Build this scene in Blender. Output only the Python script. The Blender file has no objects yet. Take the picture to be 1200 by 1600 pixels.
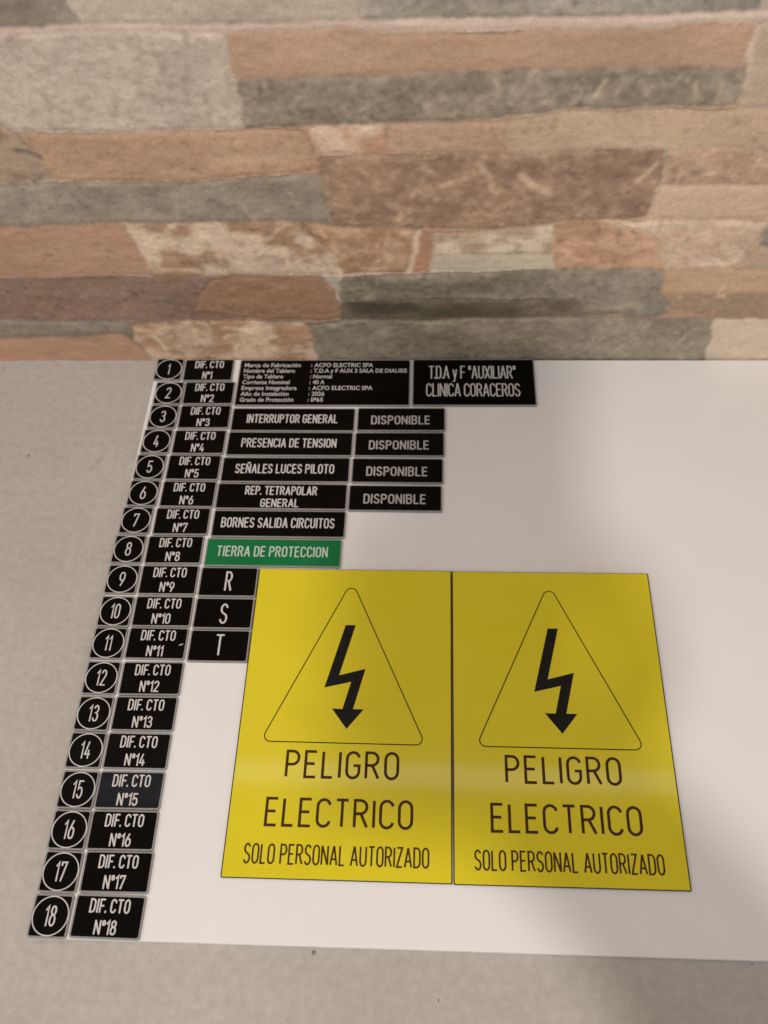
import bpy, bmesh, math, random
import numpy as np
from mathutils import Matrix, Vector

scene = bpy.context.scene
MM = 0.001
PLATE_TOP = 4.5          # mm above the counter: 3 mm board + 1.5 mm plate
BOARD_TOP = 3.0

# ------------------------------------------------------------------ camera
cam_data = bpy.data.cameras.new("camera")
cam = bpy.data.objects.new("camera", cam_data)
scene.collection.objects.link(cam)
CR = Vector((0.99872420, 0.03489460, -0.03650117))
CU = Vector((-0.00869498, 0.83087230, 0.55639520))
CF = Vector((-0.04974300, 0.55536798, -0.83011568))
CAM = Vector((0, 0, (515.4 + PLATE_TOP) * MM))
rot = Matrix((CR, CU, -CF)).transposed()
cam.matrix_world = Matrix.Translation(CAM) @ rot.to_4x4()
cam_data.sensor_fit = 'HORIZONTAL'
cam_data.sensor_width = 36.0
cam_data.lens = 36.0 * 1480.0 / 1200.0
cam_data.clip_start = 0.01
cam_data.clip_end = 50
cam_data.dof.use_dof = True
cam_data.dof.focus_distance = 0.545
cam_data.dof.aperture_fstop = 13.0
scene.camera = cam

# ------------------------------------------------------------------ world, lamps, exposure
world = bpy.data.worlds.new("World")
scene.world = world
world.use_nodes = True
bg = world.node_tree.nodes["Background"]
bg.inputs[0].default_value = (1.0, 0.955, 0.925, 1)
bg.inputs[1].default_value = 0.595

def lamp(name, loc, target, size, power, col, shape='DISK', size_y=None):
    d = bpy.data.lights.new(name, 'AREA')
    d.shape = shape
    d.size = size
    if size_y: d.size_y = size_y
    d.energy = power
    d.color = col
    o = bpy.data.objects.new(name, d)
    scene.collection.objects.link(o)
    o.location = loc
    o.rotation_euler = (Vector(target) - Vector(loc)).to_track_quat('-Z', 'Y').to_euler()
    return o

# the ceiling lamp behind the photographer: its shadow of the phone falls across the board
lamp("ceiling_lamp", (-0.085, -0.50, 1.10), (0.02, 0.46, 0.30), 0.065, 7.2, (1.0, 0.94, 0.88))
# unseen bluish strip lamp, added to lay the pale stripe on the glossy plaques
lamp("added_stripe_lamp", (0.02, 0.455, 0.872), (0.02, 0.12, 0.25), 1.25, 0.24, (0.72, 0.82, 1.0), 'RECTANGLE', 0.032)

# a small warm lamp added at the left to lift the back-left counter
lamp("left_fill_lamp", (-0.80, 0.36, 0.80), (-0.26, 0.44, 0.02), 0.16, 1.15, (1.0, 0.93, 0.85))

vs = scene.view_settings
scene.display_settings.display_device = 'sRGB'
vs.view_transform = 'Standard'
vs.look = 'None'
vs.exposure = 0.0
vs.gamma = 1.0
vs.use_curve_mapping = False

# ------------------------------------------------------------------ helpers
def lin(c):
    out = []
    for v in c:
        v = v / 255.0
        out.append(v / 12.92 if v <= 0.04045 else ((v + 0.055) / 1.055) ** 2.4)
    return tuple(out)

def link(o, parent=None):
    scene.collection.objects.link(o)
    if parent is not None:
        o.parent = parent
    return o

def thing(name, label, cat, loc, rotz=0.0, group=None, tilt=(0, 0)):
    o = bpy.data.objects.new(name, None)
    o.empty_display_size = 0.01
    link(o)
    o.location = Vector(loc) * MM
    o.rotation_euler = (tilt[0], tilt[1], rotz)
    o["label"] = label
    o["category"] = cat
    if group: o["group"] = group
    return o

def mesh_obj(name, verts, faces, mat, parent=None, smooth=False, label=None):
    me = bpy.data.meshes.new(name)
    me.from_pydata([tuple(c * MM for c in v) for v in verts], [], faces)
    me.materials.append(mat)
    if smooth:
        for p in me.polygons: p.use_smooth = True
    me.update()
    o = bpy.data.objects.new(name, me)
    link(o, parent)
    if label: o["label"] = label
    return o

def rrect(w, h, r, n=5):
    pts = []
    for cx, cy, a0 in ((w/2-r, h/2-r, 0), (-w/2+r, h/2-r, 90), (-w/2+r, -h/2+r, 180), (w/2-r, -h/2+r, 270)):
        for i in range(n + 1):
            a = math.radians(a0 + 90.0 * i / n)
            pts.append((cx + r*math.cos(a), cy + r*math.sin(a)))
    return pts

def slab(w, h, r, z0, z1, bev=0.0, n=5):
    """rounded plate between z0 and z1 (mm) with a small chamfer round its top edge"""
    rings = [(rrect(w, h, r, n), z0)]
    if bev > 0:
        rings.append((rrect(w, h, r, n), z1 - bev))
        rings.append((rrect(w - 2*bev, h - 2*bev, max(r - bev, 0.05), n), z1))
    else:
        rings.append((rrect(w, h, r, n), z1))
    V, F = [], []
    k = len(rings[0][0])
    for pts, z in rings:
        V += [(x, y, z) for x, y in pts]
    F.append(tuple(range(k - 1, -1, -1)))
    for j in range(len(rings) - 1):
        for i in range(k):
            a, b = j*k + i, j*k + (i+1) % k
            F.append((a, b, b + k, a + k))
    top = (len(rings) - 1) * k
    F.append(tuple(range(top, top + k)))
    return V, F

# --- a narrow single-stroke sign-maker's alphabet; every stroke becomes a flat ribbon
def arc(cx, cy, rx, ry, a0, a1, n=8):
    return [(cx + rx*math.cos(math.radians(a0 + (a1-a0)*i/n)), cy + ry*math.sin(math.radians(a0 + (a1-a0)*i/n))) for i in range(n + 1)]

W = 0.50
def stadium(w, y0=0.0, y1=1.0):
    r = w / 2
    ry = min(r * 1.05, (y1 - y0) / 2)
    return arc(r, y1 - ry, r, ry, 0, 180, 10) + arc(r, y0 + ry, r, ry, 180, 360, 10) + [(w, y1 - ry)]

GL = {
 'A': (0.56, [[(0, 0), (0.27, 1)], [(0.29, 1), (0.56, 0)], [(0.09, 0.30), (0.47, 0.30)]]),
 'B': (0.50, [[(0, 0.52), (0, 1), (0.26, 1)] + arc(0.26, 0.765, 0.21, 0.235, 90, -90)[1:] + [(0, 0.53)],
              [(0, 0.53), (0.27, 0.53)] + arc(0.27, 0.265, 0.23, 0.265, 90, -90)[1:] + [(0, 0), (0, 0.53)]]),
 'C': (0.48, [arc(0.25, 0.75, 0.25, 0.25, 12, 180, 9) + arc(0.25, 0.25, 0.25, 0.25, 180, 348, 9)]),
 'D': (0.50, [[(0, 0), (0, 1), (0.22, 1)] + arc(0.22, 0.72, 0.28, 0.28, 90, 0) + arc(0.22, 0.28, 0.28, 0.28, 0, -90) + [(0, 0)]]),
 'E': (0.43, [[(0.43, 1), (0, 1), (0, 0), (0.43, 0)], [(0, 0.52), (0.37, 0.52)]]),
 'F': (0.42, [[(0.42, 1), (0, 1), (0, 0)], [(0, 0.50), (0.36, 0.50)]]),
 'G': (0.50, [arc(0.25, 0.75, 0.25, 0.25, 12, 180, 9) + arc(0.25, 0.25, 0.25, 0.25, 180, 360, 9) + [(0.50, 0.48), (0.27, 0.48)]]),
 'I': (0.0, [[(0, 0), (0, 1)]]),
 'L': (0.40, [[(0, 1), (0, 0), (0.40, 0)]]),
 'N': (0.52, [[(0, 0), (0, 1)], [(0.52, 0), (0.52, 1)], [(0.02, 0.97), (0.50, 0.03)]]),
 'Ñ': (0.52, [[(0, 0), (0, 1)], [(0.52, 0), (0.52, 1)], [(0.02, 0.97), (0.50, 0.03)], [(0.10, 1.17), (0.18, 1.22), (0.32, 1.16), (0.40, 1.21)]]),
 'O': (0.50, [stadium(0.50)]),
 'P': (0.48, [[(0, 0), (0, 1), (0.23, 1)] + arc(0.23, 0.74, 0.25, 0.26, 90, -90)[1:] + [(0, 0.48)]]),
 'R': (0.50, [[(0, 0), (0, 1), (0.23, 1)] + arc(0.23, 0.75, 0.25, 0.25, 90, -90)[1:] + [(0, 0.50)], [(0.25, 0.50), (0.50, 0)]]),
 'S': (0.48, [arc(0.24, 0.76, 0.225, 0.24, 20, 180, 8) + [(0.03, 0.66), (0.10, 0.57), (0.24, 0.50), (0.38, 0.44), (0.46, 0.34)] + arc(0.235, 0.25, 0.235, 0.25, 0, -160, 9)]),
 'T': (0.48, [[(0, 1), (0.48, 1)], [(0.24, 1), (0.24, 0)]]),
 'U': (0.50, [[(0, 1)] + arc(0.25, 0.25, 0.25, 0.25, 180, 360, 10) + [(0.50, 1)]]),
 'X': (0.52, [[(0, 0), (0.52, 1)], [(0, 1), (0.52, 0)]]),
 'Z': (0.44, [[(0, 1), (0.44, 1), (0, 0), (0.44, 0)]]),
 'º': (0.20, [stadium(0.20, 0.68, 1.0)]),
 '.': (0.0, [[(0, 0.0), (0, 0.055)]]),
 '"': (0.14, [[(0, 1.0), (0, 0.74)], [(0.14, 1.0), (0.14, 0.74)]]),
 'y': (0.38, [[(0, 0.70), (0.19, 0.02)], [(0.38, 0.70), (0.17, -0.16), (0.12, -0.25), (0.02, -0.27)]]),
 '0': (0.46, [stadium(0.46)]),
 '1': (0.20, [[(0, 0.80), (0.20, 1), (0.20, 0)]]),
 '2': (0.46, [arc(0.23, 0.76, 0.22, 0.24, 165, -10, 9) + [(0.40, 0.58), (0, 0), (0.46, 0)]]),
 '3': (0.46, [arc(0.22, 0.765, 0.21, 0.235, 160, -90, 10) + arc(0.22, 0.265, 0.24, 0.265, 90, -160, 10)]),
 '4': (0.50, [[(0.26, 1), (0, 0.24), (0.50, 0.24)], [(0.36, 0.48), (0.36, 0)]]),
 '5': (0.46, [[(0.42, 1), (0.05, 1), (0.03, 0.52), (0.10, 0.59)] + arc(0.22, 0.31, 0.24, 0.31, 90, -155, 11)]),
 '6': (0.46, [stadium(0.46, 0.0, 0.62), [(0.0, 0.34), (0.06, 0.55), (0.29, 1)]]),
 '7': (0.45, [[(0, 0.84), (0, 1), (0.45, 1), (0.13, 0)]]),
 '8': (0.46, [stadium(0.46, 0.0, 0.55), stadium(0.40, 0.55, 1.0)]),
 '9': (0.46, [stadium(0.46, 0.38, 1.0), [(0.46, 0.66), (0.40, 0.45), (0.17, 0)]]),
}
GL['8'][1][1] = [(x + 0.03, y) for x, y in GL['8'][1][1]]

def ribbon(pts, hw, z, V, F, caps=True):
    """flat band of half width hw along pts"""
    P = [Vector(p) for p in pts]
    Q = [P[0]]
    for p in P[1:]:
        if (p - Q[-1]).length > 1e-6: Q.append(p)
    P = Q
    closed = len(P) > 3 and (P[0] - P[-1]).length < 1e-6
    if closed: P = P[:-1]
    n = len(P)
    L, R_ = [], []
    for i in range(n):
        if closed:
            a, b = P[i-1], P[(i+1) % n]
            d0, d1 = (P[i]-a).normalized(), (b-P[i]).normalized()
        else:
            d0 = (P[i]-P[i-1]).normalized() if i > 0 else None
            d1 = (P[i+1]-P[i]).normalized() if i < n-1 else None
            d0 = d0 or d1; d1 = d1 or d0
        n0, n1 = Vector((-d0.y, d0.x)), Vector((-d1.y, d1.x))
        m = n0 + n1
        m = n0 if m.length < 1e-4 else m.normalized()
        k = 1.0 / max(m.dot(n0), 0.42)
        L.append(P[i] + m*hw*k); R_.append(P[i] - m*hw*k)
    b = len(V)
    for l, r in zip(L, R_):
        V.append((l.x, l.y, z)); V.append((r.x, r.y, z))
    rng = range(n) if closed else range(n - 1)
    for i in rng:
        j = (i + 1) % n
        F.append((b+2*i+1, b+2*j+1, b+2*j, b+2*i))
    if caps and not closed:
        for end, d in ((0, (P[0]-P[1]).normalized()), (n-1, (P[-1]-P[-2]).normalized())):
            a0 = math.atan2(d.y, d.x)
            idx = []
            for q in range(1, 6):
                a = a0 - math.pi/2 + math.pi*q/6
                idx.append(len(V)); V.append((P[end].x + hw*math.cos(a), P[end].y + hw*math.sin(a), z))
            e0, e1 = (b+2*end, b+2*end+1) if end == 0 else (b+2*end+1, b+2*end)
            F.append(tuple([e0] + idx + [e1]))

def text_strokes(txt, gap=0.20, space=0.30):
    x, strokes = 0.0, []
    prev = None
    for ch in txt:
        if ch == ' ':
            x += space; prev = None
            continue
        w, ss = GL[ch]
        if prev is not None: x += gap * (0.8 if ch == '.' or prev == '.' else 1.0)
        for s in ss: strokes.append([(px + x, py) for px, py in s])
        x += w; prev = ch
    return strokes, x

def lettering(parent, txt, cx, y0, cap, width, stroke, mat, z, gap=0.20, space=0.58, caps=True, slant=0.0):
    """one line: centre line at cx, base line y0, cap height and total width in mm (outer sizes)"""
    strokes, w = text_strokes(txt, gap, space)
    sy = cap - stroke
    sx = (width - stroke) / max(w, 1e-3) if w > 0 else 1.0
    V, F = [], []
    for i, s in enumerate(strokes):
        pts = [(cx + (px - w/2)*sx, y0 + stroke/2 + py*sy) for px, py in s]
        ribbon(pts, stroke/2, z + 0.006*(i % 5), V, F, caps)
    return mesh_obj('lettering', V, F, mat, parent)

def type_line(parent, txt, x0, y0, cap, width, mat, z, bold=0.0, name='lettering'):
    """a line set in the ordinary grotesque, stretched to width (mm), left end at x0"""
    cu = bpy.data.curves.new(name, 'FONT')
    cu.body = txt
    cu.size = 1.0
    cu.offset = bold
    cu.resolution_u = 3
    tmp = bpy.data.objects.new('tmp', cu)
    scene.collection.objects.link(tmp)
    dg = bpy.context.evaluated_depsgraph_get()
    dg.update()
    me = bpy.data.meshes.new_from_object(tmp.evaluated_get(dg))
    bpy.data.objects.remove(tmp)
    bpy.data.curves.remove(cu)
    co = np.zeros(len(me.vertices)*3); me.vertices.foreach_get('co', co)
    co = co.reshape(-1, 3)
    lo, hi = co[:, 0].min(), co[:, 0].max()
    co[:, 0] = (x0 + (co[:, 0]-lo) * width/(hi-lo)) * MM
    co[:, 1] = (y0 + co[:, 1]*cap/0.729) * MM
    co[:, 2] = z * MM
    me.vertices.foreach_set('co', co.ravel())
    me.materials.clear(); me.materials.append(mat)
    me.update()
    me.name = name
    return link(bpy.data.objects.new(name, me), parent)

# ------------------------------------------------------------------ materials
def new_mat(name):
    m = bpy.data.materials.new(name); m.use_nodes = True
    nt = m.node_tree
    return m, nt, nt.nodes["Principled BSDF"]

def add_noise(nt, scale, detail=4, rough=0.55, coord='Object', stretch=None):
    tc = nt.nodes.new('ShaderNodeTexCoord')
    n = nt.nodes.new('ShaderNodeTexNoise')
    n.inputs['Scale'].default_value = scale
    n.inputs['Detail'].default_value = detail
    n.inputs['Roughness'].default_value = rough
    if stretch:
        mp = nt.nodes.new('ShaderNodeMapping')
        mp.inputs['Scale'].default_value = stretch
        nt.links.new(tc.outputs[coord], mp.inputs[0]); nt.links.new(mp.outputs[0], n.inputs['Vector'])
    else:
        nt.links.new(tc.outputs[coord], n.inputs['Vector'])
    return n

def ramp(nt, src, c0, c1, p0=0.3, p1=0.7):
    r = nt.nodes.new('ShaderNodeValToRGB')
    r.color_ramp.elements[0].position = p0; r.color_ramp.elements[1].position = p1
    r.color_ramp.elements[0].color = (*c0, 1); r.color_ramp.elements[1].color = (*c1, 1)
    nt.links.new(src, r.inputs[0])
    return r

def bump(nt, bsdf, src, dist, strength=1.0):
    b = nt.nodes.new('ShaderNodeBump')
    b.inputs['Strength'].default_value = strength
    b.inputs['Distance'].default_value = dist
    nt.links.new(src, b.inputs['Height']); nt.links.new(b.outputs[0], bsdf.inputs['Normal'])

def simple(name, c0, c1, rough, spec, scale=60, bscale=None, bdist=0.0, rvar=0.06):
    m, nt, b = new_mat(name)
    n = add_noise(nt, scale)
    r = ramp(nt, n.outputs['Fac'], c0, c1)
    nt.links.new(r.outputs[0], b.inputs['Base Color'])
    n2 = add_noise(nt, scale*3.1, 3)
    mr = nt.nodes.new('ShaderNodeMapRange')
    mr.inputs['To Min'].default_value = max(rough - rvar, 0.02); mr.inputs['To Max'].default_value = rough + rvar
    nt.links.new(n2.outputs['Fac'], mr.inputs[0]); nt.links.new(mr.outputs[0], b.inputs['Roughness'])
    b.inputs['Specular IOR Level'].default_value = spec
    if bscale:
        n3 = add_noise(nt, bscale, 3)
        bump(nt, b, n3.outputs['Fac'], bdist)
    return m

M_BLACK = simple('black_acrylic', (0.0020, 0.0016, 0.0011), (0.0034, 0.0026, 0.0019), 0.20, 0.07, 80, 25, 0.00006)
M_BLACK_BLUE_SHEEN = simple('black_acrylic_blue_sheen', (0.0030, 0.0032, 0.0040), (0.0042, 0.0044, 0.0054), 0.12, 0.17, 80, 25, 0.00003)  # blue reflection tinted into the base colour, with extra gloss, for one plate
M_CORE = simple('engraved_white_core', (0.23, 0.22, 0.205), (0.33, 0.316, 0.296), 0.6, 0.3, 900)
M_TEXT = simple('engraved_lettering', (0.52, 0.50, 0.475), (0.66, 0.64, 0.61), 0.6, 0.3, 900)
M_TEXT_DIM = simple('hatched_lettering', (0.34, 0.325, 0.305), (0.50, 0.48, 0.455), 0.6, 0.3, 1100)
M_TEXT_PRINT = simple('small_lettering', (0.46, 0.44, 0.42), (0.58, 0.56, 0.53), 0.6, 0.3, 900)
M_GREEN = simple('green_acrylic', (0.002, 0.145, 0.040), (0.003, 0.17, 0.048), 0.28, 0.25, 60, 25, 0.00006)
M_TEXT_GREEN = simple('engraved_lettering_on_green', (0.46, 0.54, 0.46), (0.58, 0.64, 0.57), 0.6, 0.3, 900)
M_YELLOW = simple('yellow_acrylic', (0.69, 0.575, 0.018), (0.72, 0.60, 0.021), 0.075, 0.36, 14, 7, 0.00006, 0.015)
M_DARK_CORE = simple('dark_brown_core', (0.010, 0.004, 0.003), (0.018, 0.007, 0.005), 0.5, 0.3, 300)
M_BURN = simple('burnt_lettering', (0.038, 0.015, 0.003), (0.075, 0.031, 0.006), 0.6, 0.2, 700)
M_LINE = simple('burnt_outline', (0.035, 0.020, 0.005), (0.085, 0.058, 0.008), 0.6, 0.1, 120)
M_BOLT = simple('black_engraving', (0.012, 0.0105, 0.009), (0.018, 0.016, 0.013), 0.5, 0.08, 300)
M_BOARD = simple('white_board', (0.790, 0.765, 0.745), (0.815, 0.79, 0.77), 0.42, 0.35, 12, 600, 0.00002)

# counter: grey-beige honed tile, cloudy, with specks and a faint smear
m, nt, b = new_mat('honed_grey_counter')
n1 = add_noise(nt, 7.0, 5, 0.6)
r1 = ramp(nt, n1.outputs['Fac'], (0.425, 0.388, 0.348), (0.500, 0.460, 0.417), 0.30, 0.72)
n2 = add_noise(nt, 190.0, 5, 0.7)
r2 = ramp(nt, n2.outputs['Fac'], (0.87, 0.865, 0.86), (1.06, 1.06, 1.06), 0.30, 0.66)
mx = nt.nodes.new('ShaderNodeMix'); mx.data_type = 'RGBA'; mx.blend_type = 'MULTIPLY'
mx.inputs[0].default_value = 1.0
nt.links.new(r1.outputs[0], mx.inputs[6]); nt.links.new(r2.outputs[0], mx.inputs[7])
vo = nt.nodes.new('ShaderNodeTexVoronoi'); vo.inputs['Scale'].default_value = 26
tc = nt.nodes.new('ShaderNodeTexCoord'); nt.links.new(tc.outputs['Object'], vo.inputs['Vector'])
r3 = ramp(nt, vo.outputs['Distance'], (0.72, 0.70, 0.68), (1, 1, 1), 0.02, 0.05)
mx2 = nt.nodes.new('ShaderNodeMix'); mx2.data_type = 'RGBA'; mx2.blend_type = 'MULTIPLY'; mx2.inputs[0].default_value = 0.8
nt.links.new(mx.outputs[2], mx2.inputs[6]); nt.links.new(r3.outputs[0], mx2.inputs[7])
nt.links.new(mx2.outputs[2], b.inputs['Base Color'])
b.inputs['Roughness'].default_value = 0.5; b.inputs['Specular IOR Level'].default_value = 0.3
n4 = add_noise(nt, 160.0, 4, 0.6); bump(nt, b, n4.outputs['Fac'], 0.00012)
M_COUNTER = m
M_SMEAR = simple('dried_smear', (0.40, 0.36, 0.32), (0.44, 0.40, 0.36), 0.55, 0.25, 300)

# stone-look porcelain: printed colours come from the mesh attribute, fine grain from nodes
m, nt, b = new_mat('stone_look_porcelain')
at = nt.nodes.new('ShaderNodeAttribute'); at.attribute_name = 'stone_colour'
n1 = add_noise(nt, 230.0, 6, 0.7)
r1 = ramp(nt, n1.outputs['Fac'], (0.85, 0.845, 0.84), (1.13, 1.125, 1.12), 0.28, 0.72)
n2 = add_noise(nt, 620.0, 4, 0.7)
r2 = ramp(nt, n2.outputs['Fac'], (0.90, 0.90, 0.90), (1.10, 1.10, 1.10), 0.3, 0.7)
mx = nt.nodes.new('ShaderNodeMix'); mx.data_type = 'RGBA'; mx.blend_type = 'MULTIPLY'; mx.inputs[0].default_value = 0.6
mx2 = nt.nodes.new('ShaderNodeMix'); mx2.data_type = 'RGBA'; mx2.blend_type = 'MULTIPLY'; mx2.inputs[0].default_value = 1.0
nt.links.new(at.outputs['Color'], mx.inputs[6]); nt.links.new(r1.outputs[0], mx.inputs[7])
nt.links.new(mx.outputs[2], mx2.inputs[6]); nt.links.new(r2.outputs[0], mx2.inputs[7])
nt.links.new(mx2.outputs[2], b.inputs['Base Color'])
b.inputs['Roughness'].default_value = 0.52; b.inputs['Specular IOR Level'].default_value = 0.35
n3 = add_noise(nt, 200.0, 6, 0.6); bump(nt, b, n3.outputs['Fac'], 0.0006)
M_STONE = m

# ------------------------------------------------------------------ the counter
def box(name, x0, x1, y0, y1, z0, z1, mat, parent=None):
    V = [(x0,y0,z0),(x1,y0,z0),(x1,y1,z0),(x0,y1,z0),(x0,y0,z1),(x1,y0,z1),(x1,y1,z1),(x0,y1,z1)]
    F = [(3,2,1,0),(4,5,6,7),(0,1,5,4),(1,2,6,5),(2,3,7,6),(3,0,4,7)]
    return mesh_obj(name, V, F, mat, parent)

counter = box('counter', -1000, 1000, -160, 490, -30, 0, M_COUNTER)
counter['kind'] = 'structure'

# ------------------------------------------------------------------ the stone-look wall
rs = np.random.RandomState(7)
TAB = rs.rand(64, 256, 256)
def vnoise(x, y, s):
    xi, yi = np.floor(x).astype(int), np.floor(y).astype(int)
    fx, fy = x - xi, y - yi
    fx = fx*fx*(3-2*fx); fy = fy*fy*(3-2*fy)
    T = TAB[s % 64]
    a, b_ = T[yi & 255, xi & 255], T[yi & 255, (xi+1) & 255]
    c, d = T[(yi+1) & 255, xi & 255], T[(yi+1) & 255, (xi+1) & 255]
    return (a*(1-fx) + b_*fx)*(1-fy) + (c*(1-fx) + d*fx)*fy
def fbm(x, y, s, o=4, g=0.55):
    t, a, n = 0.0, 1.0, 0.0
    for i in range(o):
        t = t + a*vnoise(x*2**i + 17.3*i, y*2**i + 9.1*i, s + i); n += a; a *= g
    return t / n
def sstep(a, b_, v):
    t = np.clip((v - a)/(b_ - a), 0, 1); return t*t*(3-2*t)

WALL_Y = 481.7
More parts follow.
